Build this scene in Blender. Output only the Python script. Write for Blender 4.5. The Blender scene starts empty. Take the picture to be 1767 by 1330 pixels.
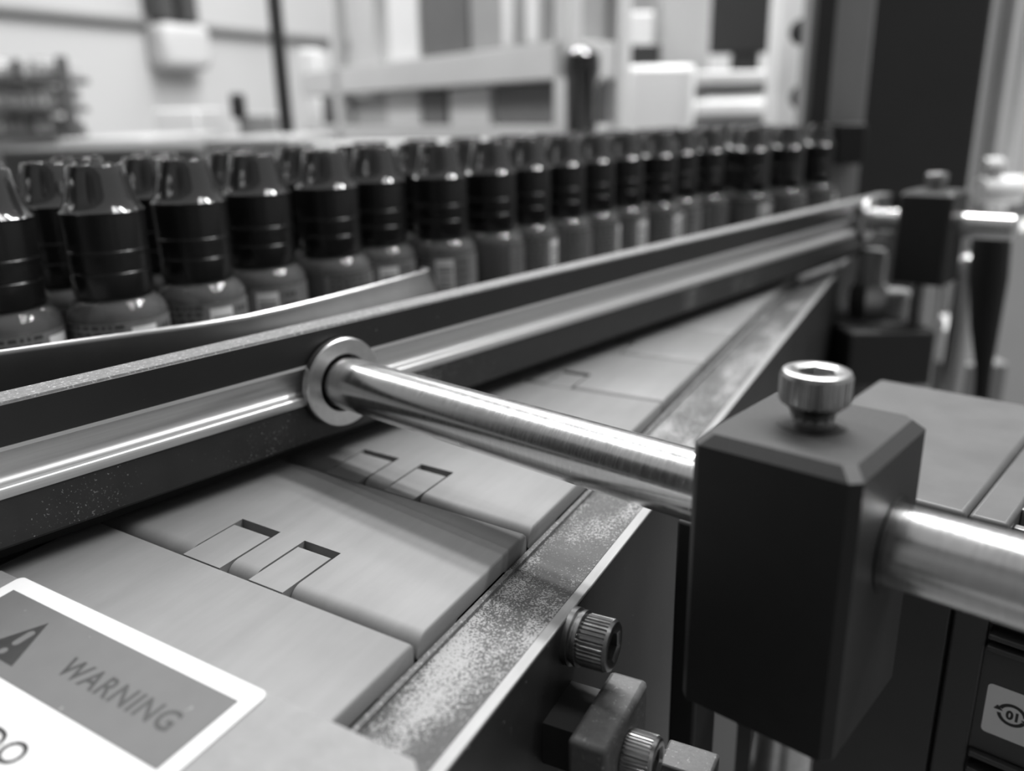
import bpy, math, random
from math import sin, cos, pi, radians, sqrt
from mathutils import Vector, Matrix
random.seed(7)
S = 0.001                                   # the script works in millimetres; Blender units are metres
scn = bpy.context.scene
COL = scn.collection

# ------------------------------------------------------------------ camera
FPX, PITCH, ROLL, YAW, ALPHA = 1476.2, 0.309154, -0.020203, 0.477577, 0.249992   # px, rad
CAMZ = 77.0
def cam_axes():
    f = Vector((0, cos(PITCH), -sin(PITCH))); u = Vector((0, sin(PITCH), cos(PITCH))); r = Vector((1, 0, 0))
    c, s = cos(ROLL), sin(ROLL)
    a, b = c*r + s*u, -s*r + c*u
    R = Matrix.Rotation(YAW, 3, 'Z')
    return R @ a, R @ b, R @ f
CR, CU, CF = cam_axes()
cam = bpy.data.cameras.new('camera'); camo = bpy.data.objects.new('camera', cam); COL.objects.link(camo)
m = Matrix((CR, CU, -CF)).transposed().to_4x4(); m.translation = Vector((0, 0, CAMZ*S)); camo.matrix_world = m
cam.sensor_width = 36; cam.lens = 36*FPX/1767; cam.clip_start = 0.005; cam.clip_end = 50
cam.dof.use_dof = True; cam.dof.focus_distance = 0.156; cam.dof.aperture_fstop = 10.5
scn.camera = camo
# ------------------------------------------------------------------ world, lights, exposure
w = bpy.data.worlds.new('room_light'); scn.world = w; w.use_nodes = True
w.node_tree.nodes['Background'].inputs[0].default_value = (1, 1, 1, 1)
w.node_tree.nodes['Background'].inputs[1].default_value = 0.40
ALPHA = 0.249992
def tube_light(name, loc, target, axis, length, width, power):
    l = bpy.data.lights.new(name, 'AREA'); l.shape = 'RECTANGLE'; l.size = length; l.size_y = width; l.energy = power
    o = bpy.data.objects.new(name, l); COL.objects.link(o)
    z = (Vector(loc)-Vector(target)).normalized(); x = Vector(axis); x = (x-z*x.dot(z)).normalized(); y = z.cross(x)
    m = Matrix((x, y, z)).transposed().to_4x4(); m.translation = Vector(loc); o.matrix_world = m
    return o
AX = (cos(ALPHA), -sin(ALPHA), 0)
tube_light('ceiling_tube', (0.42, 0.42, 1.50), (-0.09, 0.13, 0), AX, 1.2, 0.035, 5.5)
tube_light('ceiling_tube', (0.46, 0.58, 1.50), (-0.09, 0.13, 0), AX, 1.2, 0.035, 5.5)
tube_light('ceiling_tube', (-0.6, 1.7, 1.8), (-0.5, 1.5, 0), AX, 1.6, 0.12, 50)
tube_light('ceiling_tube', (-1.3, 2.6, 1.9), (-1.1, 2.6, 0), AX, 1.8, 0.25, 24)
tube_light('ceiling_tube', (0.3, 1.05, 1.6), (0.2, 1.3, 0), AX, 1.4, 0.12, 46)  # unseen tube, moved close in to brighten the white machine and post
tube_light('rack_fill_light', (-0.95, 0.55, 0.85), (-0.45, 0.98, 0.02), AX, 0.9, 0.2, 9)  # added fill light without a visible source, brightens the rack front
scn.view_settings.view_transform = 'Standard'; scn.view_settings.look = 'None'
scn.view_settings.gamma = 1; scn.view_settings.use_curve_mapping = False
scn.view_settings.exposure = 0.0

# ------------------------------------------------------------------ geometry helpers (mm)
RD = Vector((sin(ALPHA), cos(ALPHA), 0)); RN = Vector((cos(ALPHA), -sin(ALPHA), 0)); UP = Vector((0, 0, 1))
P0 = Vector((-124.1, 151.3, 0))            # point on the guide rail's face plane
def rail(n, a, z): return P0 + RN*n + RD*a + UP*z       # offset from face, distance along, height
def hit(px, py, P, n):
    d = CF + CR*((px-883.5)/FPX) - CU*((py-665)/FPX); o = Vector((0, 0, CAMZ))
    return o + d*((Vector(P)-o).dot(Vector(n))/d.dot(Vector(n)))
def onz(px, py, z): return hit(px, py, (0, 0, z), (0, 0, 1))
VX = Vector((cos(YAW), sin(YAW), 0)); VY = Vector((-sin(YAW), cos(YAW), 0))
def at(px, py, Y): return hit(px, py, VY*Y, VY)          # point seen at horizontal distance Y

class MB:
    def __init__(s): s.v = []; s.f = []
    def add(s, vs, fs, M=None):
        k = len(s.v)
        s.v += [tuple(M @ Vector(p)) if M is not None else tuple(p) for p in vs]
        s.f += [tuple(i+k for i in f) for f in fs]; return s
    def box(s, x0, x1, y0, y1, z0, z1, M=None):
        return s.add([(x0,y0,z0),(x1,y0,z0),(x1,y1,z0),(x0,y1,z0),(x0,y0,z1),(x1,y0,z1),(x1,y1,z1),(x0,y1,z1)],
                     [(3,2,1,0),(4,5,6,7),(0,1,5,4),(1,2,6,5),(2,3,7,6),(3,0,4,7)], M)
    def rings(s, rings, M=None, cap0=True, cap1=True):
        n = len(rings[0]); vs = [p for r in rings for p in r]; fs = []
        for i in range(len(rings)-1):
            for j in range(n):
                k = (j+1) % n; fs.append((i*n+j, i*n+k, (i+1)*n+k, (i+1)*n+j))
        if cap0: fs.append(tuple(reversed(range(n))))
        if cap1: fs.append(tuple(range((len(rings)-1)*n, len(rings)*n)))
        return s.add(vs, fs, M)
    def lathe(s, prof, n=48, M=None, cap0=True, cap1=True):
        rs = []
        for r, z in prof:
            fr = r if callable(r) else (lambda t, r=r: r)
            rs.append([(fr(2*pi*j/n)*cos(2*pi*j/n), fr(2*pi*j/n)*sin(2*pi*j/n), z) for j in range(n)])
        return s.rings(rs, M, cap0, cap1)
    def prism(s, poly, a, b, M=None):        # poly in (x,z) extruded along y from a to b
        return s.rings([[(x, a, z) for x, z in poly], [(x, b, z) for x, z in poly]], M)
    def slab(s, poly, z0, z1, M=None):       # poly in (x,y) extruded in z
        return s.rings([[(x, y, z0) for x, y in poly], [(x, y, z1) for x, y in poly]], M)
    def tube(s, pts, r, n=12):
        rs = []; pts = [Vector(p) for p in pts]
        for i, p in enumerate(pts):
            d = (pts[min(i+1, len(pts)-1)]-pts[max(i-1, 0)]).normalized()
            a = d.cross(Vector((0.3, 0.2, 1))).normalized(); b = d.cross(a)
            rr = r[i] if isinstance(r, (list, tuple)) else r
            rs.append([tuple(p + a*rr*cos(2*pi*j/n) + b*rr*sin(2*pi*j/n)) for j in range(n)])
        return s.rings(rs)
    def build(s, name, mat, parent=None, bevel=0, loc=None, smooth=35, rotz=0, seg=2):
        off = Vector(loc) if loc is not None else Vector((0, 0, 0))
        me = bpy.data.meshes.new(name)
        me.from_pydata([((x)*S, (y)*S, (z)*S) for x, y, z in s.v], [], s.f)
        import bmesh
        bm = bmesh.new(); bm.from_mesh(me); bmesh.ops.recalc_face_normals(bm, faces=bm.faces); bm.to_mesh(me); bm.free()
        me.materials.append(mat)
        if smooth: me.shade_smooth(); me.set_sharp_from_angle(angle=radians(smooth))
        o = bpy.data.objects.new(name, me); COL.objects.link(o)
        o.location = off*S; o.rotation_euler = (0, 0, rotz)
        if parent is not None: o.parent = parent
        if bevel:
            b = o.modifiers.new('edge', 'BEVEL'); b.width = bevel*S; b.segments = seg; b.limit_method = 'ANGLE'; b.angle_limit = radians(40)
        return o
def tag(o, label=None, cat=None, group=None, kind=None):
    for k, v in (('label', label), ('category', cat), ('group', group), ('kind', kind)):
        if v: o[k] = v
    return o
def thing(name, loc, rotz, label, cat, group=None):
    o = bpy.data.objects.new(name, None); COL.objects.link(o); o.location = Vector(loc)*S
    o.rotation_euler = (0, 0, rotz); o.empty_display_size = 0.01
    return tag(o, label, cat, group)
def copy_tree(o, parent=None):
    c = o.copy(); COL.objects.link(c); c.parent = parent
    for ch in list(o.children): copy_tree(ch, c)
    return c
def frame(origin, zaxis, xhint=(0, 0, 1)):
    z = Vector(zaxis).normalized(); x = Vector(xhint) if abs(z.z) < 0.9 else Vector((1, 0, 0)); x = (x - z*x.dot(z)).normalized(); y = z.cross(x)
    M = Matrix((x, y, z)).transposed().to_4x4(); M.translation = Vector(origin); return M
Rloc = lambda o: Matrix.Rotation(-o, 3, 'Z')

# ------------------------------------------------------------------ materials
def mat(name, base=0.5, rough=0.5, metal=0.0, noise=None, grain=None, bump=None, specks=None, coat=0, spec=None, trans=0, ior=1.45, alpha=None, emit=0):
    """noise=(scale/mm, amount) colour mottling; grain=((sx,sy,sz), amount) stretched streaks; bump=(scale,height mm); specks=(scale,threshold,value)"""
    m = bpy.data.materials.new(name); m.use_nodes = True; nt = m.node_tree; N = nt.nodes; L = nt.links
    b = N['Principled BSDF']; b.inputs['Roughness'].default_value = rough; b.inputs['Metallic'].default_value = metal
    b.inputs['Coat Weight'].default_value = coat; b.inputs['Transmission Weight'].default_value = trans; b.inputs['IOR'].default_value = ior
    if spec is not None: b.inputs['Specular IOR Level'].default_value = spec
    if emit: b.inputs['Emission Color'].default_value = (1,1,1,1); b.inputs['Emission Strength'].default_value = emit
    tc = N.new('ShaderNodeTexCoord')
    def mapping(sc):
        mp = N.new('ShaderNodeMapping'); L.new(tc.outputs['Object'], mp.inputs[0])
        mp.inputs['Scale'].default_value = [c/S for c in sc]; return mp
    val = N.new('ShaderNodeValue'); val.outputs[0].default_value = base; cur = val.outputs[0]
    def noise_tex(sc, detail=4, r=0.6):
        t = N.new('ShaderNodeTexNoise'); t.inputs['Scale'].default_value = 1; t.inputs['Detail'].default_value = detail; t.inputs['Roughness'].default_value = r
        L.new(mapping(sc).outputs[0], t.inputs['Vector']); return t.outputs[0]
    def mathn(op, a, c=None, clamp=False):
        n = N.new('ShaderNodeMath'); n.operation = op; n.use_clamp = clamp
        for i, q in enumerate((a, c)):
            if q is None: continue
            if isinstance(q, (int, float)): n.inputs[i].default_value = q
            else: L.new(q, n.inputs[i])
        return n.outputs[0]
    def modulate(cur, t, amt):
        k = mathn('SUBTRACT', t, 0.5); k = mathn('MULTIPLY', k, 2*amt); k = mathn('ADD', k, 1.0); return mathn('MULTIPLY', cur, k)
    if noise: cur = modulate(cur, noise_tex((noise[0],)*3), noise[1])
    if grain: g = noise_tex(grain[0], 6, 0.7); cur = modulate(cur, g, grain[1])
    if specks:
        t = noise_tex((specks[0],)*3, 3, 0.55)
        if len(specks) > 3:
            t2 = noise_tex(specks[3], 3, 0.5); t = mathn('ADD', t, mathn('MULTIPLY', mathn('SUBTRACT', t2, 0.5), specks[4]))
        k = mathn('MULTIPLY', mathn('SUBTRACT', t, specks[1]), 14, True)
        mx = N.new('ShaderNodeMix'); L.new(k, mx.inputs[0]); L.new(cur, mx.inputs[2]); mx.inputs[3].default_value = specks[2]; cur = mx.outputs[0]
    cb = N.new('ShaderNodeCombineColor')
    for i in range(3): L.new(cur, cb.inputs[i])
    L.new(cb.outputs[0], b.inputs['Base Color'])
    if grain and metal > 0.5:
        r = mathn('ADD', mathn('MULTIPLY', g, 0.25), rough-0.12); L.new(r, b.inputs['Roughness'])
    if bump:
        bp = N.new('ShaderNodeBump'); bp.inputs['Distance'].default_value = bump[1]*S; bp.inputs['Strength'].default_value = 1
        sc = bump[0] if isinstance(bump[0], tuple) else (bump[0],)*3
        L.new(noise_tex(sc, 4), bp.inputs['Height']); L.new(bp.outputs[0], b.inputs['Normal'])
    return m
M = {}
M['link'] = mat('grey_acetal', 0.175, 0.55, grain=((0.25, 0.03, 0.2), 0.18), noise=(0.08, 0.10), bump=((1.2, 0.15, 1), 0.02))
M['dust'] = mat('dusty_black_strip', 0.045, 0.6, noise=(0.2, 0.6), specks=(3.2, 0.54, 0.27, (0.12, 0.04, 0.1), 0.7), bump=(2.5, 0.1))
M['plate_face'] = mat('stained_steel_side', 0.016, 0.42, metal=0, noise=(0.04, 0.8), specks=(0.9, 0.70, 0.25))
M['plate_edge'] = mat('cut_steel_edge', 0.24, 0.5, metal=0.3, grain=((0.5, 0.08, 0.5), 0.2))
M['black_strip'] = mat('black_plastic_strip', 0.014, 0.38, noise=(0.1, 0.3), specks=(0.75, 0.71, 0.28))
M['dusty_top'] = mat('dust_on_black_strip', 0.12, 0.6, noise=(0.8, 0.5), specks=(1.8, 0.58, 0.32), bump=(2, 0.1))
M['dusty_low'] = mat('dusty_black_plastic', 0.02, 0.42, noise=(0.2, 0.4), specks=(2.2, 0.70, 0.22, (0.03, 0.03, 0.03), 0.9))
M['alu'] = mat('drawn_aluminium', 0.55, 0.36, metal=0.65, grain=((2.0, 0.02, 2.0), 0.25))
M['steel'] = mat('ground_steel_rod', 0.66, 0.22, metal=1, grain=((1.8, 0.25, 0.25), 0.25), bump=((3.0, 0.3, 0.3), 0.006))
M['steel_plain'] = mat('plain_steel', 0.55, 0.33, metal=1, noise=(0.5, 0.2))
M['bolt'] = mat('zinc_bolt', 0.47, 0.30, metal=1, noise=(0.6, 0.3))
M['bolt_dark'] = mat('dull_bolt', 0.30, 0.36, metal=1, noise=(0.6, 0.5))
M['anod'] = mat('black_anodised', 0.020, 0.5, spec=0.35, noise=(0.2, 0.2), specks=(0.5, 0.80, 0.2))
M['anod_top'] = mat('anodised_top', 0.05, 0.62, spec=0.25, noise=(1.5, 0.25), bump=(2.5, 0.03))  # paler tone for the block's top than for its sides
M['anod_edge'] = mat('anodised_chamfer', 0.035, 0.45, noise=(1.5, 0.25))  # tone between the block's sides and its top
M['spacer'] = mat('cast_spacer', 0.11, 0.5, noise=(0.8, 0.4), specks=(1.4, 0.62, 0.25), bump=(1.5, 0.08))
M['black'] = mat('black_void_plastic', 0.006, 0.6)
M['dark'] = mat('dark_paint', 0.022, 0.5, noise=(0.02, 0.2))
M['darkgrey'] = mat('dark_grey_paint', 0.07, 0.5, noise=(0.02, 0.2))
M['midgrey'] = mat('mid_grey_paint', 0.24, 0.5, noise=(0.01, 0.15))
M['lightgrey'] = mat('light_grey_paint', 0.58, 0.5, noise=(0.01, 0.1))
M['white'] = mat('white_paint', 0.84, 0.45, noise=(0.01, 0.05))
M['wall'] = mat('white_wall_paint', 0.54, 0.7, noise=(0.002, 0.08))
M['floor'] = mat('grey_floor', 0.25, 0.4, noise=(0.004, 0.3))
M['card'] = mat('card_box', 0.36, 0.8, noise=(0.01, 0.2))
M['carddark'] = mat('dark_card_box', 0.15, 0.8, noise=(0.01, 0.2))
M['housing'] = mat('grey_drive_housing', 0.09, 0.45, noise=(0.08, 0.3), bump=(0.6, 0.03))
M['housing_front'] = mat('dark_drive_front', 0.05, 0.4, noise=(0.05, 0.2))
M['finmetal'] = mat('fin_alloy', 0.35, 0.35, metal=0.9, noise=(0.8, 0.3))
M['cap'] = mat('glossy_black_cap', 0.022, 0.12, coat=0.5, spec=1.0)
M['cap_side'] = mat('satin_black_cap', 0.008, 0.26)
M['pet'] = mat('clear_bottle_plastic', 0.30, 0.08, trans=0.75, ior=1.4)
M['label'] = mat('printed_grey_label', 0.15, 0.4, noise=(0.12, 0.5))
M['label_white'] = mat('white_label_patch', 0.72, 0.5)
M['ink'] = mat('black_ink', 0.03, 0.5)
M['deck'] = mat('pale_conveyor_deck', 0.50, 0.4, noise=(0.02, 0.2))
M['coverplate'] = mat('cover_plate_grey', 0.22, 0.55, metal=0.1, noise=(0.25, 0.2), bump=(0.5, 0.1))
M['lab_white'] = mat('worn_white_sticker', 0.68, 0.65, noise=(0.15, 0.06))
M['lab_grey'] = mat('sticker_band', 0.12, 0.65, noise=(0.12, 0.15), specks=(0.35, 0.72, 0.45))
M['lab_ink'] = mat('faded_ink', 0.02, 0.5, noise=(0.9, 0.4))
M['badge'] = mat('silver_sticker', 0.75, 0.45)
M['screen'] = mat('dark_screen', 0.03, 0.25)

# ------------------------------------------------------------------ structure
FLOORZ = -900
o = MB().box(-2600, 3200, -800, 5200, FLOORZ-20, FLOORZ).build('floor', M['floor'], smooth=0); tag(o, kind='structure')
o = MB().box(-2200, -2150, -800, 5200, FLOORZ, 1900).build('wall_left', M['wall'], smooth=0); tag(o, kind='structure')
o = MB().box(-2200, 3200, 5000, 5060, FLOORZ, 1900).build('wall_back', M['wall'], smooth=0); tag(o, kind='structure')

o = MB().box(-2200, 3200, -1300, -1250, FLOORZ, 1900).build('wall_front', M['midgrey'], smooth=0); tag(o, kind='structure')
for x, y, w_, lb in ((-760, -420, 260, 'unseen tall dark cabinet added behind the camera to the left for reflections'), (160, -640, 300, 'unseen tall dark cabinet added behind the camera to the right for reflections')):
    k_ = thing('unseen_cabinet', (x, y, FLOORZ), 0, lb, 'cabinet')  # unseen, added so the caps and rod reflect dark shapes
    MB().box(-w_/2, w_/2, -200, 200, 0, 1500).build('carcass', M['dark'], k_, bevel=4)
    MB().box(-w_/2+8, w_/2-8, 200, 216, 20, 1480).build('door', M['dark'], k_, bevel=3)

# ------------------------------------------------------------------ the slat-chain conveyor
XL, XR, XC = -148.0, -66.0, -107.0
joints = [18.5, 60, 100.6, 141.5, 182.3, 223] + [223+40.7*i for i in range(1, 9)]
shear = {1: -0.08, 2: -0.10, 3: -0.14, 4: -0.06, 5: -0.05}
chain = thing('conveyor_chain', (XC, 240, -8), 0, 'pale grey plastic slat chain running diagonally under the steel rod', 'conveyor chain')
OFF = Vector((XC, 240, -8))
def link_mesh(k):
    yn, yf = joints[k], joints[k+1]; s0, s1 = shear.get(k, -0.02), shear.get(k+1, -0.02)
    mb = MB(); R = 3.0
    def prof(near, far, rolled):
        p = []
        if rolled:
            for i in range(6):
                t = i/5*pi/2; p.append((near+R*(1-sin(t)) , -R*(1-cos(t)))) if False else None
            for i in range(7):
                t = i/6*pi/2; p.append((near - 3.3 + 3.6*(1-cos(t)) if False else near + 0.2 - 3.2*sin(pi/2-t), -3.2*(1-cos(pi/2-t)) ))
        else: p.append((near, -4.4)); p.append((near, 0))
        # p runs from the low front point up to the top
        p.append((far-0.5, 0)); p.append((far, -0.5)); p.append((far, -4.2))
        if rolled:
            p += [(far-6, -5.2), (far-10, -3.4), (yn+10, -3.4), (yn+5, -5.4), (yn-1.5, -5.2)]
        return p
    strips = [(XL, -120.6, yn, yf-3.8, True), (-120.6, -109.6, yn+11.6, yf-3.8, False), (-109.6, -103.0, yn, yf-3.8, True),
              (-103.0, -93.6, yn+11.6, yf-3.8, False), (-93.6, XR, yn, yf-3.8, True),
              (-120.2, -110.1, yf-3.9, yf+9.6, False), (-102.5, -94.1, yf-3.9, yf+9.6, False)]
    for x0, x1, a, b, r in strips:
        P = prof(a, b, r)
        def sh(x, y):
            t = (y-yn)/(yf-yn); t = min(max(t, 0), 1); return y + (x-XC)*(s0*(1-t)+s1*t)
        def ring(x, dz=0): return [tuple(Vector((x, sh(x, y), z-dz if z > -3 else z))-OFF) for y, z in P]
        rs = [ring(x0), ring(x1)]
        if x0 == XL: rs = [ring(x0, 0.5), ring(x0+0.15, 0.15), ring(x0+0.5), ring(x1)]
        if x1 == XR: rs = [ring(x0), ring(x1-0.5), ring(x1-0.15, 0.15), ring(x1, 0.5)]
        mb.rings(rs)
    return mb
for k in range(1, len(joints)-1):
    link_mesh(k).build('chain_link', M['link'], chain, smooth=50)

fr = thing('conveyor', (-57, 240, -100), 0, 'dark steel conveyor side plate with bright cut top edge and dusty wear strip', 'conveyor')
F0 = Vector((-57, 240, -100))
def fb(x0, x1, y0, y1, z0, z1): return MB().box(x0-F0.x, x1-F0.x, y0-F0.y, y1-F0.y, z0-F0.z, z1-F0.z)
fb(-52.1, -50.0, 20, 620, -4.6, -4.0).build('plate_edge', M['plate_edge'], fr, bevel=0.2)
fb(-52.1, -50.0, 20, 620, -95, -4.61).build('side_plate', M['plate_face'], fr)
fb(-65.4, -52.2, 20, 620, -7, -4.2).build('wear_strip', M['dust'], fr)
tag(fb(-65.6, -64.6, 40, 620, -4.2, -3.4).build('wear_strip_lip', M['dusty_top'], fr), None)
fb(-165, -52.2, 20, 620, -30, -9.5).build('bed', M['black'], fr)
fb(-170, -149.2, 20, 620, -9.4, -0.6).build('inner_wear_strip', M['dusty_low'], fr, bevel=0.6)
# cap screw builder -------------------------------------------------
def screw_head(r=5, h=6, rs=2.9, ridges=44):
    n = ridges*4
    def rid(rr, d=0.3): return lambda t: rr - (d if int((t/(2*pi))*ridges*2) % 2 else 0)
    def hexr(a):
        def f(t):
            k = (t % (pi/3)) - pi/6; return a*cos(pi/6)/cos(k)
        return f
    prof = [(r*0.93, 0), (rid(r), 0.5), (rid(r), h-0.9), (r*0.985, h-0.7), (r*0.93, h-0.15), (r*0.86, h), (rs*1.22, h), (hexr(rs), h-0.35), (hexr(rs), h-3), (0.1, h-3.2)]
    return MB(), prof, n
def add_screw(parent, origin, axis, r=5, h=6, material=None, shank=None, off=Vector((0,0,0)), ridges=40, washer=True):
    Mx = frame(Vector(origin)-off, axis)
    mb, prof, n = screw_head(r, h, r*0.56, ridges); mb.lathe(prof, n, Mx, True, True)
    head = mb.build('cap_screw', material, parent, smooth=28)
    if shank:
        MB().lathe([(r*0.6, -shank), (r*0.6, 0.05)], 32, Mx).build('shank', material, head)
    if washer:
        MB().lathe([(r*1.06, -2.6), (r*1.12, -2.4), (r*1.12, -1.5), (r*1.0, -1.3), (r*1.0, -0.9), (r*1.08, -0.7), (r*1.08, -0.1), (r*0.9, 0)], 48, Mx).build('washer', M['bolt_dark'], head)
    return head
add_screw(fr, (-47.6, 117, -8.8), (1, 0, 0), 4.5, 5.4, M['bolt_dark'], 3, F0, 36)
add_screw(fr, (-37.1, 109.8, -23.0), (1, 0, 0), 4.2, 5.2, M['bolt'], 4, F0, 40, False)
sp = MB().box(-44-F0.x, -37.2-F0.x, 101-F0.y, 120.5-F0.y, -30-F0.z, -16-F0.z).build('spacer_block', M['spacer'], fr, bevel=0.9)
MB().box(-50.2-F0.x, -43.5-F0.x, 105-F0.y, 117-F0.y, -26-F0.z, -18-F0.z).build('stub', M['dark'], sp)
MB().box(-34-F0.x, -25-F0.x, 117-F0.y, 124-F0.y, -40-F0.z, -29.5-F0.z).build('bracket_tab', M['spacer'], fr, bevel=0.5)
MB().box(-50-F0.x, -33.5-F0.x, 118.5-F0.y, 123-F0.y, -40-F0.z, -31-F0.z).build('bracket_arm', M['dark'], fr, bevel=0.4)

# ------------------------------------------------------------------ curved cover plate with the warning sticker
LO = Vector((-76.12, 72.69, 2.0)); ln = Vector((0, -0.1, 1)).normalized(); lu = Vector((1, -0.085, 0)); lu = (lu-ln*lu.dot(ln)).normalized(); lv = ln.cross(lu)
cp = thing('cover_plate', LO, 0, 'grey metal cover plate in the near left corner carrying the white-edged warning sticker', 'cover plate')
ML = Matrix((lu, lv, ln)).transposed().to_4x4()
def lq(mb, pts, z0, z1): return mb.rings([[tuple(ML @ Vector((x, y, z0))) for x, y in pts], [tuple(ML @ Vector((x, y, z1))) for x, y in pts]])
lq(MB(), [(-66, -0.9), (-60.3, -0.9), (-59, -0.35), (25.0, 0.1), (27, -1.5), (27, -60), (-66, -60)], -1.6, -0.25).build('plate', M['coverplate'], cp, bevel=0.3)
def rrect(x0, x1, y0, y1, r, n=5):
    out = []
    for cx, cy, a in ((x1-r, y1-r, 0), (x0+r, y1-r, pi/2), (x0+r, y0+r, pi), (x1-r, y0+r, 3*pi/2)):
        out += [(cx+r*cos(a+i/n*pi/2), cy+r*sin(a+i/n*pi/2)) for i in range(n+1)]
    return out
lq(MB(), rrect(-59.9, 0.4, -60, -0.5, 1.2), -0.24, 0.0).build('sticker', M['lab_white'], cp)
lq(MB(), [(-57.2, -16.8), (-2.1, -16.8), (-2.1, -3.5), (-57.2, -3.5)], 0.0, 0.05).build('sticker_band', M['lab_grey'], cp)
lq(MB(), [(-30.3, -40), (-29.6, -40), (-29.6, -17.2), (-30.3, -17.2)], 0.0, 0.04).build('sticker_rule', M['badge'], cp)
tri = MB(); lq(tri, [(-47.6, -14.6), (-38.2, -14.6), (-42.9, -6.0)], 0.05, 0.09); tri.build('warning_triangle', M['lab_ink'], cp)
ex = MB(); lq(ex, rrect(-43.6, -42.2, -11.8, -8.3, 0.69), 0.09, 0.12); lq(ex, rrect(-43.6, -42.2, -13.9, -12.6, 0.64), 0.09, 0.12)
ex.build('exclamation_mark', M['lab_grey'], cp)
def text_mesh(s, size, bold=0, space=1.0, xscale=1.0):
    c = bpy.data.curves.new('t', 'FONT'); c.body = s; c.size = size; c.space_character = space; c.offset = bold; c.resolution_u = 3; c.extrude = 0
    o = bpy.data.objects.new('t', c); COL.objects.link(o); bpy.context.view_layer.update()
    me = bpy.data.meshes.new_from_object(o.evaluated_get(bpy.context.evaluated_depsgraph_get()))
    vs = [(v.co.x*xscale, v.co.y) for v in me.vertices]; fs = [tuple(p.vertices) for p in me.polygons]
    bpy.data.objects.remove(o); bpy.data.curves.remove(c); bpy.data.meshes.remove(me); return vs, fs
vs, fs = text_mesh('WARNING', 4.9, 0.10, 1.12)
wmax = max(x for x, y in vs); k = 24.6/wmax
MB().add([tuple(ML @ Vector((-31.2+x*k, -12.2+y, 0.07))) for x, y in vs], fs).build('warning_word', M['lab_ink'], cp, smooth=0)
vs, fs = text_mesh('DO', 5.0, 0.12, 1.1)
wmax = max(x for x, y in vs)
MB().add([tuple(ML @ Vector((-28.4+x*9/wmax, -25.7+y, 0.05))) for x, y in vs], fs).build('sticker_text', M['lab_ink'], cp, smooth=0)

# ------------------------------------------------------------------ guide rail
GA, GB = -260, 372
gr = thing('guide_rail', rail(0, 0, 0), -ALPHA, 'long guide rail of two black strips with a silver channel between, crossing over the chain', 'guide rail')
def rp(poly, a=GA, b=GB): return MB().prism(poly, a, b)
rp([(-6.6, 23.6), (0, 23.6), (0, 30.9), (-0.4, 31.3), (-6.6, 31.3)]).build('upper_strip', M['black_strip'], gr)
rp([(-6.6, 31.3), (-0.5, 31.3), (-0.1, 31.0), (-0.3, 31.42), (-6.6, 31.45)]).build('dusty_top_edge', M['dusty_top'], gr)
ch = [(-6, 23.6), (0.35, 23.6), (0.45, 23.0), (0.1, 22.8), (-0.8, 22.2), (-1.6, 21.0), (-2.0, 19.6), (-2.0, 18.4), (-1.6, 17.4), (-0.8, 16.7), (0.2, 16.5), (0.55, 16.2), (0.6, 15.2), (0.3, 14.4), (-6, 14.4)]
rp(ch).build('channel', M['alu'], gr, smooth=50)
rp([(-13, 0.6), (-6.9, 0.6), (-6.9, 24), (-13, 24)]).build('light_blocker', M['black'], gr)  # added bar, blocks light from behind to keep shade under the rail
rp([(-7, 14.4), (0, 14.4), (0.15, 13.8), (0.15, 5.6), (-0.4, 5.0), (-7, 5.0)]).build('lower_strip', M['dusty_low'], gr)

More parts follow.
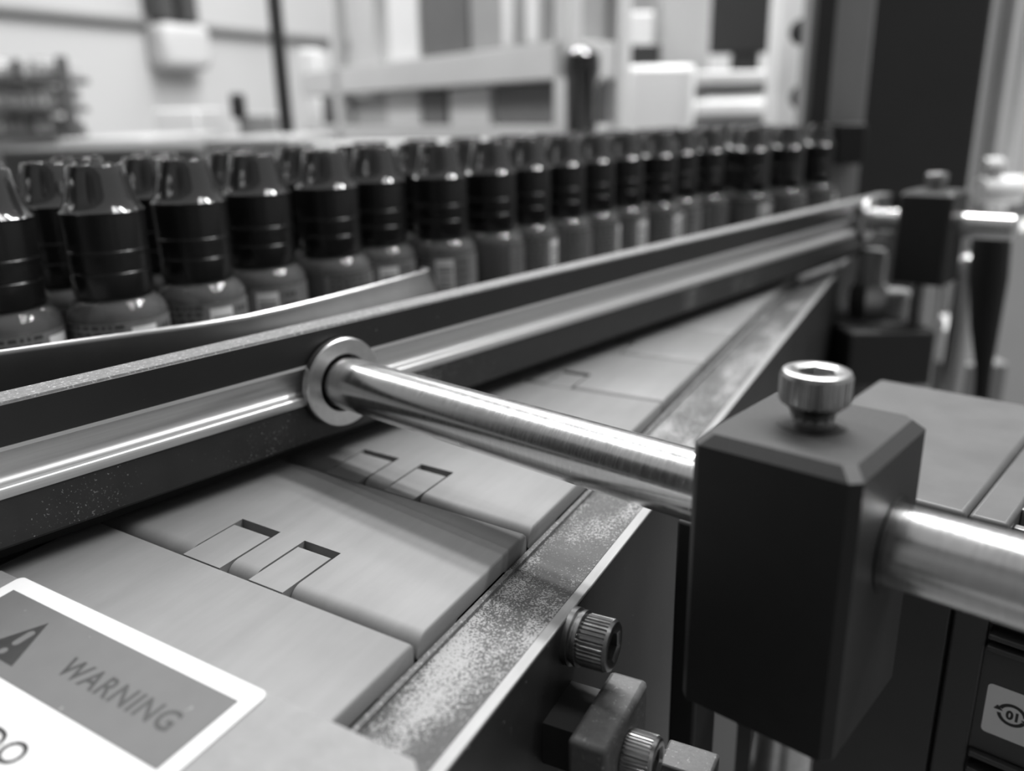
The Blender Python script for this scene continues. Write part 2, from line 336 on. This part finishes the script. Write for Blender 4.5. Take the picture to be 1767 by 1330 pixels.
# ------------------------------------------------------------------ clamp assemblies (rod, flange, block, screw, post)
def clamp(a0, rodlen, label, dz=0, post=True, sh=0):
    c = thing('rail_clamp', rail(0, a0, 0), -ALPHA, label, 'clamp')
    Mx = frame((0, 0, 18+dz), (1, 0, 0))
    MB().lathe([(7.4, 0.6), (10.4, 0.6), (10.5, 1.0), (10.5, 2.4), (10.2, 2.8), (6.9, 2.8), (6.6, 2.4), (6.6, 0.8)], 64, Mx, False, False).build('flange', M['steel_plain'], c, smooth=30)
    MB().lathe([(6.55, 0.4), (6.55, 1.2)], 40, Mx).build('flange_hole_shade', M['black'], c)  # black disc stands for the shadow inside the flange hole
    MB().lathe([(5.2, 0.9), (5.95, 1.6), (6, 2.2), (6, rodlen-0.8), (5.3, rodlen)], 72, Mx).build('support_rod', M['steel'], c, smooth=40)
    xc, yc = 113.7+sh, -2.6
    z0, z1 = -9.6+dz, 34.0+dz
    def rect(i, z, v=1.4):                     # outline with chamfered vertical edges
        x0, x1, y0, y1 = 101.9+i+sh, 125.6-i+sh, -16.1+i, 10.9-i
        return [(x0+v, y0, z), (x1-v, y0, z), (x1, y0+v, z), (x1, y1-v, z), (x1-v, y1, z), (x0+v, y1, z), (x0, y1-v, z), (x0, y0+v, z)]
    b = MB().rings([rect(0, z0), rect(0, z1-1.6)]).build('clamp_block', M['anod'], c, smooth=0, bevel=0.15)
    MB().rings([rect(0, z1-1.6), rect(1.55, z1-0.05)]).build('chamfer', M['anod_edge'], b, smooth=0)
    MB().rings([rect(1.55, z1-0.06), rect(1.7, z1)]).build('top_face', M['anod_top'], c, smooth=0)
    MB().lathe([(7.2, 0), (7.2, 0.25)], 40, frame((125.6+sh, 0, 18+dz), (1, 0, 0))).build('bore', M['black'], b)
    zh = 37.4+dz
    h = add_screw(c, (xc, yc, zh), (0, 0, 1), 4.95, 4.7, M['bolt'], 6.0, ridges=40, washer=False)
    MB().lathe([(2.9, -3.6), (3.0, -2.2), (3.3, -1.2), (4.5, 0)], 12, frame((xc, yc, zh), (0, 0, 1))).build('collar', M['bolt_dark'], h, smooth=20)
    MB().lathe([(4.8, 0.02), (4.8, 0.1)], 32, frame((xc, yc, z1), (0, 0, 1))).build('screw_hole', M['black'], b)
    if post:
        MB().lathe([(5.0, -95), (5.0, z0+0.5)], 40, Matrix.Translation((xc, yc, 0))).build('post', M['steel_plain'], c)
    return c
near_clamp = clamp(0.0, 240, 'nearest black clamp block with silver knurled screw holding the long steel rod')


clamp(335, 69, 'smaller looking distant clamp block in front of the black machine slab', dz=3.5, sh=-81)

# ------------------------------------------------------------------ inner guide sheet beside the bottles
pts = [(-262, -40), (-215, 40), (-193, 78), (-176.7, 106), (-170.2, 117.7), (-163.2, 129.6), (-156.5, 141), (-151.6, 152), (-148.9, 164), (-147, 176.6), (-145.4, 192), (-144.2, 207), (-143.5, 221), (-144.4, 224.5), (-147.5, 225.5)]
gs = MB(); rs = []
for i, p in enumerate(pts):
    p = Vector((*p, 0)); d = (Vector((*pts[min(i+1, len(pts)-1)], 0))-Vector((*pts[max(i-1, 0)], 0))).normalized(); nn = Vector((d.y, -d.x, 0))
    k = min(max((i-5)/5, 0), 1)
    sec = [(0.0, 31.0), (0.35, 30.7), (0.4, 30.0), (0.4+0.9*k, 27.6), (0.4+2.4*k, 25.2), (0.4+3.0*k, 22.5), (0.4+2.6*k, 19.0), (0.4+1.2*k, 14), (0.4, 8), (0.2, -3.8), (-1.2, -3.8), (-1.2, 30.4), (-0.8, 31.0)]
    rs.append([tuple(p + nn*x + UP*z - Vector((-150, 160, 0))) for x, z in sec])
gs.rings(rs)
o = gs.build('guide_sheet', mat('polished_sheet', 0.5, 0.28, metal=1, noise=(0.1, 0.2)), None, loc=(-150, 160, 0), smooth=50)
tag(o, 'thin curved metal guide sheet hugging the front row of bottles, ending in a rounded tip', 'guide sheet')

# ------------------------------------------------------------------ bottle conveyor deck
bd = thing('bottle_conveyor', rail(-110, 100, -6), -ALPHA, 'pale flat conveyor deck carrying the rows of black-capped bottles', 'conveyor deck')
for i in range(22):
    a = -330 + i*38.1
    MB().box(-95, 44, a, a+37.4, -1.8, 0).build('deck_slat', M['deck'], bd, bevel=0.4)
MB().box(-108, -95.5, -340, 510, -24, 1.5).build('deck_frame', M['darkgrey'], bd)

# ------------------------------------------------------------------ bottles
BG = 'black-capped bottles queued along the guide rail'
def make_bottle():
    t = thing('bottle', (0, 0, -6), 0, 'bottle', 'bottle', BG)
    body = [(11.5, 0), (12.6, 0.8), (12.8, 2), (12.8, 33.0), (12.4, 34.6), (11.3, 36.4), (9.9, 37.6), (8.2, 38.4), (7.4, 39)]
    MB().lathe(body, 48).build('body', M['pet'], t, smooth=50)
    lab = MB(); n = 44; a0, a1 = radians(-150), radians(120)
    for i in range(n):
        t0, t1 = a0+(a1-a0)*i/n, a0+(a1-a0)*(i+1)/n
        lab.add([(12.9*cos(q), 12.9*sin(q), z) for z in (5, 32.4) for q in (t0, t1)], [(0, 1, 3, 2)])
    lb = lab.build('label', M['label'], t, smooth=60)
    def patch(mb, q0, q1, z0, z1, r):
        k = max(1, int(abs(q1-q0)/0.12))
        for i in range(k):
            u0, u1 = q0+(q1-q0)*i/k, q0+(q1-q0)*(i+1)/k
            mb.add([(r*cos(q), r*sin(q), z) for z in (z0, z1) for q in (u0, u1)], [(0, 1, 3, 2)])
    wp = MB(); patch(wp, -0.95, -0.42, 14, 31.0, 12.95); wp.build('barcode_patch', M['label_white'], lb, smooth=60)
    bars = MB(); z = 15.0
    for wd in (0.5, 0.9, 0.4, 0.6, 1.1, 0.5, 0.8, 0.4, 1.0, 0.6): patch(bars, -0.90, -0.47, z, z+wd, 13.0); z += wd+0.75
    bars.build('barcode', M['ink'], lb, smooth=60)
    tx = MB(); rr = random.Random(3)
    for zz in (31.0, 29.2, 27.4, 25.6, 23.8, 22.0, 20.2, 18.4):
        q = -2.45
        while q < -1.15:
            wq = rr.uniform(0.06, 0.2); patch(tx, q, q+wq, zz, zz+0.95, 12.96); q += wq+0.06
    for zz in (29.0, 26.0, 23.0, 20.0):
        q = -0.28
        while q < 0.1:
            wq = rr.uniform(0.04, 0.1); patch(tx, q, q+wq, zz, zz+1.4, 12.96); q += wq+0.05
    tx.build('small_print', M['ink'], lb, smooth=60)
    cs = MB().lathe([(7.4, 38.6), (9.9, 38.6), (10.1, 39.2), (10.1, 44.8), (9.85, 45.1), (10.05, 45.4), (10.15, 49.6), (10.3, 49.8), (10.3, 50.5), (10.15, 50.7), (10.35, 60.0), (10.5, 60.2)], 96, None, True, False)
    c = cs.build('cap', M['cap_side'], t, smooth=30)
    MB().lathe([(10.5, 60.2), (10.55, 60.5), (10.15, 60.9), (9.5, 61.9), (8.95, 63.2), (8.5, 64.8), (8.1, 66.8), (7.6, 69.2), (7.05, 71.7), (6.85, 72.0), (6.2, 72.0), (5.9, 71.4), (0.1, 71.4)], 96, None, False, True).build('cap_cone', M['cap'], c, smooth=40)
    rim = MB()
    for j in range(9):
        q = 2*pi*j/9; Mz = Matrix.Rotation(q, 4, 'Z') @ Matrix.Translation((6.5, 0, 72.0)); rim.box(-0.35, 0.35, -0.6, 0.6, -0.2, 0.28, Mz)
    rim.build('cap_ridges', M['cap'], c, bevel=0.15)
    return t
# front row: cap centre seen at these places, cap shoulder height 54 mm above the chain
front = [(-15, 377), (165, 365), (325, 348), (440, 333), (570, 321), (660, 311), (752, 305), (840, 298), (893, 292), (965, 284), (1022, 278), (1085, 272),
         (1140, 268), (1185, 264.5), (1225, 261.5), (1262, 259), (1296, 256.5), (1328, 254.5), (1358, 252.5), (1384, 251)]
pos = []
for px, py in front:
    p = onz(px, py, 54.2); pos.append([(p-P0).dot(RN), (p-P0).dot(RD)])
# second and third rows: staggered behind
nfront = len(pos)
for row, (n0, a0, st) in enumerate(((-104, -42, 27.5), (-127, -28, 30.0))):
    a = a0
    while a < 430:
        pos.append([n0 + random.uniform(-1.5, 1.5), a + random.uniform(-2, 2)]); a += st
for _ in range(300):                      # settle so that no two bottles overlap
    for i in range(len(pos)):
        for j in range(i+1, len(pos)):
            dx, dy = pos[j][0]-pos[i][0], pos[j][1]-pos[i][1]; d = sqrt(dx*dx+dy*dy)
            if 0 < d < 26.3:
                k = (26.3-d)/2/d; wi = 0.25 if i < nfront else 1; wj = 0.25 if j < nfront else 1; sm = wi+wj
                pos[i][0] -= dx*k*2*wi/sm; pos[i][1] -= dy*k*2*wi/sm; pos[j][0] += dx*k*2*wj/sm; pos[j][1] += dy*k*2*wj/sm
ordn = ' first second third fourth fifth sixth seventh eighth ninth tenth eleventh twelfth thirteenth fourteenth fifteenth sixteenth seventeenth eighteenth nineteenth twentieth'.split(' ')
proto = make_bottle(); first = True
keep = []
for i, (n, a) in enumerate(pos):
    p = rail(n, a, -6)
    d = p-Vector((0, 0, CAMZ)); xx = 883.5+FPX*d.dot(CR)/d.dot(CF)
    if xx < -110: continue
    o = proto if first else copy_tree(proto); first = False
    o.location = p*S; o.rotation_euler = (0, 0, [1.1, 0.5, 0.35, -0.1, 1.3, 0.4, -0.5, 2.0, 0.2, 1.0][i % 10] + (0 if i < 3 else random.uniform(-0.5, 0.5)))
    if i == 0: o['label'] = 'black-capped front row bottle cut off by the left edge of the photo'
    elif i < nfront: o['label'] = 'black-capped bottle, the %s whole one of the front row from the left' % ordn[i]
    else:
        rw = 'second' if n > -115 else 'third'
        o['label'] = 'black-capped bottle in the %s row, mostly hidden behind the front row' % rw; o['group'] = 'bottles in the %s row' % rw

# ------------------------------------------------------------------ drive unit on the right
B0 = Vector((10.7, 175.5, -60))
dv = thing('drive_unit', B0, -ALPHA, 'dark grey finned drive housing under the steel rod at the right edge', 'drive unit')
def bb(x0, x1, y0, y1, z0, z1): return MB().box(x0, x1, y0, y1, z0-B0.z, z1-B0.z)
bb(-46, -1.9, 0.6, 80, -112, -0.2).build('housing', M['housing'], dv, bevel=1.2)
bb(-46.1, -1.9, 0, 0.7, -112, -2.0).build('housing_front', M['housing_front'], dv, bevel=0.3)
bb(-1.9, 5.5, 2.0, 80, -112, -0.9).build('end_cover', M['housing'], dv, bevel=1.0)
bb(-1.1, 5.2, 0.0, 2.4, -112, -2.2).build('end_cover_front', M['housing_front'], dv, bevel=0.5)
bb(5.0, 40, 3.0, 78, -112, -9).build('core', M['dark'], dv)
for i in range(9):
    y = 6 + i*6.4
    bb(5.5, 40, y, y+2.2, -9.5, -1.4 if i else -3).build('fin', M['finmetal'], dv, bevel=0.3)
bb(5.0, 40, 0.8, 3.1, -52, -27.5).build('label_panel', M['housing_front'], dv, bevel=0.3)
for z in (-20.5, -24.2, -26.8, -52.5, -56.5, -61, -65, -69):
    bb(5.6, 40, -0.6, 3.0, z-0.9, z+0.3).build('front_fin', M['housing_front'], dv, bevel=0.35)
mb = MB(); mb.prism(rrect(6.9, 19.6, -46.9, -35.4, 0.9), 0.70, 0.79); 
mb.v = [(x, y, z-B0.z) for x, y, z in mb.v]; badge = mb.build('sticker', M['badge'], dv)
ring = MB(); cxl, czl = 11.9, -40.9
for a0, a1 in ((8, 158), (188, 338)):
    n = 18; vs = []
    for i in range(n+1):
        t = radians(a0+(a1-a0)*i/n)
        for r in (2.15, 2.95): vs.append((cxl+r*0.93*cos(t), 0.66, czl+r*0.86*sin(t)-B0.z))
    ring.add(vs, [(2*i, 2*i+1, 2*i+3, 2*i+2) for i in range(n)])
for sg in (1, -1):
    ring.add([(cxl-sg*3.45, 0.66, czl+sg*0.25-B0.z), (cxl-sg*1.65, 0.66, czl+sg*0.25-B0.z), (cxl-sg*2.75, 0.66, czl+sg*1.35-B0.z)], [(0, 1, 2)])
ring.build('recycling_ring', M['ink'], badge, smooth=0)
vs, fs = text_mesh('10', 2.7, 0.13, 1.0)
xm = (max(x for x, y in vs)+min(x for x, y in vs))/2
MB().add([(cxl-(x-xm)*0.95, 0.66, czl-(y-0.82)-B0.z) for x, y in vs], fs).build('number', M['ink'], badge, smooth=0)

# narrow dark post between side plate and clamp block
o = MB().box(-3.2, 3.2, -5, 5, 0, 110).build('bracket_post', M['dark'], None, bevel=0.8, loc=(-38.5, 158, -112), rotz=-ALPHA)
tag(o, 'narrow dark vertical bracket post between the side plate and the near clamp block', 'post')
# ------------------------------------------------------------------ dark machine column and slab behind
def vbox(name, material, label, cat, px0, px1, pytop, pybot, Y, depth, parent=None, bevel=2, kind=None, zbot=None, rot=0, group=None, origin=None):
    """upright box whose front face stands at horizontal distance Y; returns the object"""
    pm = (pytop+pybot)/2
    a, b = at(px0, pm, Y), at(px1, pm, Y); w = (b-a).length; c = (a+b)/2
    zt = at((px0+px1)/2, pytop, Y).z; zb = at((px0+px1)/2, pybot, Y).z if zbot is None else zbot
    if parent is not None:
        pl = origin; d = c-pl; R = Matrix.Rotation(-YAW, 3, 'Z'); d = R @ Vector((d.x, d.y, 0))
        return MB().box(d.x-w/2, d.x+w/2, d.y, d.y+depth, zb-pl.z, zt-pl.z).build(name, material, parent, bevel=bevel)
    o = MB().box(-w/2, w/2, 0, depth, 0, zt-zb).build(name, material, None, bevel=bevel, loc=(c.x, c.y, zb), rotz=YAW+rot)
    return tag(o, label, cat, group, kind)
def vthing(name, label, cat, px, py, Y, group=None, z=None):
    o = at(px, py, Y)
    if z is not None: o.z = z
    return thing(name, o, YAW, label, cat, group), o

c, co = vthing('machine_column', 'dark machine column at the end of the bottle queue', 'machine column', 1450, 360, 545, z=-100)
vbox('side_flange', M['dark'], 0, 0, 1408, 1442, -260, 372, 545, 12, c, 1, zbot=-100, origin=co)
vbox('column_face', M['midgrey'], 0, 0, 1436, 1506, -260, 400, 560, 60, c, 1, zbot=-100, origin=co)
vbox('black_pad', M['black'], 0, 0, 1442, 1496, 212, 284, 540, 24, c, 2, origin=co)
s_, so = vthing('machine_slab', 'tall black machine slab hanging above the distant clamp', 'machine slab', 1610, 345, 600)
vbox('slab', M['dark'], 0, 0, 1486, 1716, -300, 345, 600, 90, s_, 4, origin=so)

c, co = vthing('slotted_post', 'white slotted post with two round black knobs left of the dark column', 'post', 1370, 222, 1000, z=FLOORZ)
vbox('post', M['white'], 0, 0, 1347, 1404, -200, 222, 960, 40, c, 3, zbot=FLOORZ, origin=co)
for py in (56, 168):
    p = at(1382, py, 945)-co; R = Matrix.Rotation(-YAW, 3, 'Z') @ p
    MB().lathe([(10, 0), (13, 3), (13, 12), (9, 16)], 24, frame(R, (0, -1, 0))).build('knob', M['black'], c)
    MB().box(R.x, R.x+26, R.y-6, R.y, R.z-4, R.z+4).build('knob_arm', M['dark'], c, bevel=1)

# ------------------------------------------------------------------ lower right: base block, posts, cable
o = vbox('machine_base', M['darkgrey'], 'dark machine base block below the hanging black slab', 'machine base', 1509, 1640, 352, 560, 610, 60, None, 3, zbot=-200)
o = vbox('sensor_base', M['dark'], 'low black block behind the drive housing, below the distant clamp', 'machine base', 1462, 1612, 572, 668, 405, 60, None, 2)
c, co = vthing('air_fitting', 'steel pipe fitting with rounded nut standing under the distant clamp', 'pipe fitting', 1540, 600, 430, z=-40)
for px, r, t0, t1 in ((1500, 7, 430, 590), (1545, 9, 500, 600), (1603, 7, 490, 600)):
    p = at(px, 500, 440)-co; R = Matrix.Rotation(-YAW, 3, 'Z') @ p; zt = at(px, t0, 440).z-co.z
    MB().lathe([(r, -60), (r, zt-3), (r*0.8, zt)], 24, Matrix.Translation((R.x, R.y, 0))).build('pipe', M['midgrey'] if px < 1590 else M['steel_plain'], c)
    MB().lathe([(r*1.3, zt-34), (r*1.5, zt-30), (r*1.5, zt-22), (r*1.3, zt-18)], 6, Matrix.Translation((R.x, R.y, 0))).build('nut', M['steel_plain'], c)
c, co = vthing('chrome_post', 'slender chrome post with domed top right of the distant clamp', 'post', 1665, 600, 470, z=-60)
p = at(1665, 500, 470)-co; R = Matrix.Rotation(-YAW, 3, 'Z') @ p; zt = at(1665, 455, 470).z-co.z
MB().lathe([(6, -40), (6, zt-6), (8, zt-5), (8, zt), (6, zt+4), (2, zt+6)], 32, Matrix.Translation((R.x, R.y, 0))).build('rod', M['steel_plain'], c)
o = vbox('white_block', M['white'], 'small white block behind the black base, left of the black cable', 'block', 1622, 1692, 566, 626, 520, 40); 
o = vbox('grey_cabinet', M['midgrey'], 'grey cabinet behind the drive housing at the right', 'cabinet', 1600, 1720, 628, 900, 540, 200, zbot=-240)
o = vbox('pale_cabinet', M['lightgrey'], 'pale cabinet at the right edge beyond the black cable', 'cabinet', 1702, 1900, 395, 760, 620, 60, zbot=-300)
o = vbox('equipment_case', M['midgrey'], 'mid grey case behind the rod end right of the slab', 'case', 1640, 1780, 330, 640, 760, 20, zbot=-300)
pts = [at(x, y, 430) for x, y in ((1712, 400), (1706, 480), (1700, 560), (1697, 640), (1692, 700), (1688, 740))]
o0 = pts[-1].copy()
o = MB().tube([p-o0 for p in pts], [9, 9, 7, 4, 3.5, 3.5]).build('black_cable', M['black'], None, loc=o0); tag(o, 'thick black cable tapering down past the pale cabinet', 'cable')
c, co = vthing('air_cylinder', 'bright horizontal air cylinder right of the black slab', 'air cylinder', 1730, 340, 640)
for y0, y1, x0, x1, mm in ((352, 304, 1690, 1762, 'white'), (304, 272, 1698, 1728, 'lightgrey'), (440, 392, 1660, 1752, 'lightgrey')):
    p, q = at(x0, (y0+y1)/2, 640)-co, at(x1, (y0+y1)/2, 640)-co; R = Matrix.Rotation(-YAW, 3, 'Z'); p, q = R@p, R@q; r = (at(x0, y1, 640).z-at(x0, y0, 640).z)/2
    MB().lathe([(r*0.9, 0), (r, 1.5), (r, (q-p).length-1.5), (r*0.9, (q-p).length)], 24, frame(p, (1, 0, 0))).build('cylinder', M[mm], c)
c, co = vthing('steel_upright', 'light steel upright tube at the top right corner', 'upright', 1745, 500, 700, z=-300)
for px, r, mm in ((1752, 7, 'lightgrey'), (1715, 8, 'midgrey')):
    p = at(px, 150, 700 if r == 7 else 720)-co; R = Matrix.Rotation(-YAW, 3, 'Z') @ p
    MB().lathe([(r, 0), (r, 620)], 20, Matrix.Translation((R.x, R.y, 0))).build('tube', M[mm], c)

# ------------------------------------------------------------------ background: rack with boxes
RA = at(978, 150, 950); rdir = Matrix.Rotation(YAW, 3, 'Z') @ Vector((-0.571, 0.821, 0)); rn_ = Matrix.Rotation(YAW, 3, 'Z') @ Vector((-0.821, -0.571, 0))
ang = math.atan2(rdir.y, rdir.x)
rack = thing('shelf_rack', (RA.x, RA.y, FLOORZ), ang, 'grey shelving rack standing behind the bottle queue', 'shelf rack')
def rk(px, py):
    h = hit(px, py, RA, rn_) - Vector((RA.x, RA.y, 0)); return h.dot(rdir), h.z-FLOORZ
def rbox(name, m_, px0, py0, px1, py1, y0, y1, parent=rack, label=None, cat=None, group=None, bev=2):
    t1, _ = rk(px0, (py0+py1)/2); t0, _ = rk(px1, (py0+py1)/2); zt = rk((px0+px1)/2, py0)[1]; zb = rk((px0+px1)/2, py1)[1]
    if parent is not None: return MB().box(t0, t1, y0, y1, zb, zt).build(name, m_, parent, bevel=bev)
    c = Vector((RA.x, RA.y, 0)) + rdir*((t0+t1)/2) + Vector((rdir.y, -rdir.x, 0))*(-(y0+y1)/2) + UP*(zb+FLOORZ)
    o = MB().box(-(t1-t0)/2, (t1-t0)/2, -(y1-y0)/2, (y1-y0)/2, 0, zt-zb).build(name, m_, None, bevel=bev, loc=c, rotz=ang)
    return tag(o, label, cat, group)
t975 = rk(975, 150)[0]; t540 = rk(545, 150)[0]; SD = -90
def beam(pxl, pyl, pxr, pyr, th):
    z1 = (rk(pxl, pyl)[1]+rk(pxr, pyr)[1])/2; MB().box(t975, t540+60, SD, 0, z1-th, z1).build('shelf', M['lightgrey'], rack, bevel=2); return z1
zb_ = beam(530, 217, 960, 216, 30); zm_ = beam(570, 118, 960, 72, 38)
for t in (t975, rk(580, 100)[0]):
    for y in (0, SD+20):
        MB().box(t-4, t+20, y-20, y, 0, zm_+420).build('upright', M['lightgrey'], rack, bevel=2)
beam(560, -190, 960, -330, 30)
bx = [('card_box', 'card', 572, 640, 'left box on the lower shelf of the rack, medium grey'), ('card_box', 'lightgrey', 640, 698, 'pale box second from the left on the lower shelf of the rack'),
      ('card_box', 'carddark', 700, 742, 'narrow dark box in the middle of the lower shelf of the rack'), ('card_box', 'lightgrey', 748, 818, 'pale box right of the narrow dark one on the lower shelf'),
      ('storage_bin', 'carddark', 824, 952, 'wide dark bin at the right end of the lower shelf of the rack')]
def onshelf(name, m_, px0, px1, zbot, h, label, cat='box', y0=-68, y1=-22):
    t1 = rk(px0, 150)[0]; t0 = rk(px1, 150)[0]
    c = Vector((RA.x, RA.y, 0)) + rdir*((t0+t1)/2) + Vector((-rdir.y, rdir.x, 0))*((y0+y1)/2) + UP*(zbot+FLOORZ)
    o = MB().box(-(t1-t0)/2, (t1-t0)/2, -(y1-y0)/2, (y1-y0)/2, 0, h).build(name, m_, None, bevel=3, loc=c, rotz=ang)
    return tag(o, label, cat)
for nm, mm, a, b, lb in bx: onshelf(nm, M[mm], a, b, zb_, (zm_-zb_-38)*(0.98 if mm != 'card' else 0.9), lb)
for nm, mm, a, b, h, lb in (('card_box', 'lightgrey', 585, 630, 130, 'pale box at the left end of the upper shelf'), ('card_box', 'white', 652, 702, 120, 'whitish box second from left on the upper shelf'),
      ('card_box', 'carddark', 706, 785, 150, 'dark box in the middle of the upper shelf'), ('card_box', 'card', 788, 850, 150, 'grey box right of the dark one on the upper shelf'), ('card_box', 'card', 853, 965, 140, 'wide grey box at the right end of the upper shelf')):
    onshelf(nm, M[mm], a, b, zm_, h, lb)

# ------------------------------------------------------------------ background: white machine, screen, dark stand
def bgfloor(name, m_, px0, px1, py0, Y, depth, label, cat, bev=4, rot=0):
    return vbox(name, M[m_], label, cat, px0, px1, py0, 260, Y, depth, None, bev, zbot=FLOORZ, rot=rot)
wm, wo = vthing('white_machine', 'white boxy machine with a slotted front right of the rack', 'machine', 1200, 230, 900, z=FLOORZ)
vbox('front_box', M['white'], 0, 0, 1078, 1200, 112, 235, 1010, 200, wm, 6, origin=wo, zbot=FLOORZ)
vbox('bed', M['white'], 0, 0, 1200, 1345, 172, 200, 1060, 200, wm, 4, origin=wo)
vbox('slot', M['darkgrey'], 0, 0, 1225, 1335, 146, 162, 1085, 150, wm, 3, origin=wo)
vbox('lid', M['lightgrey'], 0, 0, 1200, 1345, 122, 146, 1070, 200, wm, 4, origin=wo)
vbox('pedestal', M['midgrey'], 0, 0, 1200, 1345, 200, 260, 1070, 200, wm, 4, origin=wo, zbot=FLOORZ)
vbox('side_part', M['lightgrey'], 0, 0, 1030, 1078, 140, 235, 1015, 180, wm, 6, origin=wo, zbot=FLOORZ)
mo, mo0 = vthing('monitor', 'dark monitor screen above the white machine', 'monitor', 1280, 115, 1300)
vbox('screen', M['screen'], 0, 0, 1226, 1338, -60, 92, 1300, 25, mo, 3, origin=mo0)
vbox('stand', M['dark'], 0, 0, 1265, 1310, 92, 130, 1303, 20, mo, 2, origin=mo0)
ds, d0 = vthing('glossy_black_stand', 'glossy black stand with rounded head between the rack and white machine', 'stand', 1002, 245, 800, z=FLOORZ)
R = Matrix.Rotation(-YAW, 3, 'Z') @ (at(1003, 200, 800)-d0); z1 = at(1003, 120, 800).z-d0.z; z2 = at(1003, 78, 800).z-d0.z
MB().lathe([(15, 0), (14, z1-10), (17, z1), (16, z1+12), (9, z2-3), (3, z2)], 32, Matrix.Translation((R.x, R.y, 0))).build('stem', M['cap'], ds)
o = vbox('dark_bin', M['screen'], 'flat dark tray on the shelf behind the white machine', 'tray', 1028, 1140, 76, 112, 1150, 120)
o = bgfloor('pale_cabinet', 'lightgrey', 985, 1225, 20, 1500, 300, 'tall pale cabinet far behind the white machine', 'cabinet')
o = bgfloor('dark_cabinet', 'card', 1140, 1225, -40, 1300, 80, 'grey cabinet just left of the monitor, far back', 'cabinet')
o = bgfloor('white_cabinet', 'lightgrey', 1215, 1400, -60, 1700, 300, 'big whitish cabinet behind the monitor', 'cabinet')

# ------------------------------------------------------------------ background left
o = None
p = at(497, 250, 1150); pl = MB().lathe([(9, 0), (9, 1500)], 20).build('dark_pole', M['screen'], None, loc=(p.x, p.y, FLOORZ)); tag(pl, 'thin dark vertical pole in front of the white wall', 'pole')
WX = -2150
def onwall(px, py): return hit(px, py, (WX, 0, 0), (1, 0, 0))
a, b = onwall(-40, 12), onwall(600, 74); zc = (a.z+b.z)/2
o = MB().tube([(12, -2300, 0), (12, 2600, 0)], 14).build('wall_conduit', M['midgrey'], None, loc=(WX, (a.y+b.y)/2, zc)); tag(o, 'thin grey conduit running along the white wall', 'conduit')
c = onwall(290, 78); dsp = thing('wall_dispenser', c, 0, 'rounded white dispenser with dark top fixed on the wall', 'dispenser')
wpx = (onwall(332, 78)-onwall(250, 78)).length
MB().box(0, 90, -wpx/2, wpx/2, -70, 55).build('cover', M['lightgrey'], dsp, bevel=25, seg=4)
for yy in (-wpx*0.28, wpx*0.22): MB().box(0, 70, yy-30, yy+30, 60, 330).build('dark_part', M['darkgrey'], dsp, bevel=8)
lr, l0 = vthing('parts_rack', 'dark rack crammed with small parts at the far left', 'rack', 60, 240, 1300, z=FLOORZ)
vbox('side_post', M['darkgrey'], 0, 0, 104, 118, 95, 250, 1300, 20, lr, 3, origin=l0, zbot=FLOORZ)
for py in (132, 184, 228): vbox('rack_shelf', M['darkgrey'], 0, 0, -60, 104, py, py+12, 1300, 90, lr, 2, origin=l0)
vbox('back', M['midgrey'], 0, 0, -60, 88, 100, 250, 1440, 20, lr, 2, origin=l0, zbot=FLOORZ)
rr = random.Random(5)
for (t, bt) in ((100, 132), (148, 184), (196, 228)):
    px = -30
    while px < 92:
        w_ = rr.choice((10, 13, 16))
        tone = rr.choice(('lightgrey', 'card', 'midgrey', 'darkgrey', 'lightgrey')); lb_ = 'small %s box on the %s shelf of the parts rack at the far left' % ({'lightgrey': 'pale', 'card': 'grey', 'midgrey': 'mid grey', 'darkgrey': 'dark'}[tone], {100: 'top', 148: 'middle', 196: 'bottom'}[t])
        o = vbox('parts_box', M[tone], lb_, 'box', px, px+w_-2, t+rr.choice((2, 8, 14)), bt, 1310, 80, None, 2, group=lb_.replace('box', 'boxes'))
        px += w_
def bg(name, mm, px0, px1, y0, y1, Y, d, label, cat): return vbox(name, M[mm], label, cat, px0, px1, y0, y1, Y, d, None, 4, zbot=FLOORZ)
bg('work_bench', 'card', 110, 250, 238, 300, 1150, 300, 'pale bench at the foot of the white wall', 'bench')
bg('dark_bench', 'darkgrey', 0, 345, 254, 300, 880, 200, 'low dark bench behind the leftmost bottles', 'bench')
bg('grey_case', 'midgrey', 352, 506, 238, 300, 800, 200, 'mid grey case behind the bottles left of the rack', 'case')
bg('paper_box', 'lightgrey', 268, 344, 188, 260, 1550, 150, 'bright white box standing at the wall above the benches', 'box')
bg('small_machine', 'card', 412, 472, 196, 260, 1150, 120, 'small grey machine beside the dark pole', 'machine')
o = vbox('hand_tool', M['screen'], 'small dark leaning handle on the small grey machine', 'tool', 396, 418, 160, 205, 1140, 20, None, 4, rot=0)
bg('rack_side_case', 'carddark', 556, 600, 140, 260, 1600, 120, 'dark case at the left end of the rack', 'case')
bg('back_bench', 'card', 532, 1015, 244, 330, 850, 65, 'grey bench directly behind the bottles below the rack', 'bench')
bg('side_bench', 'midgrey', 1030, 1400, 236, 330, 860, 50, 'grey bench edge behind the far bottles', 'bench')

for px0, px1, h, mm, lb in ((866, 884, 60, 'white', 'small white carton left of the pair near the right end of the upper shelf'), (905, 930, 66, 'white', 'larger white carton near the right end of the upper shelf')):
    onshelf('carton', M[mm], px0, px1, zm_, h, lb, y0=-20, y1=-1)
o = vbox('white_crate', M['lightgrey'], 'white crate seen between the dark pole and the rack', 'crate', 518, 552, 84, 215, 1750, 120, None, 6, zbot=FLOORZ)
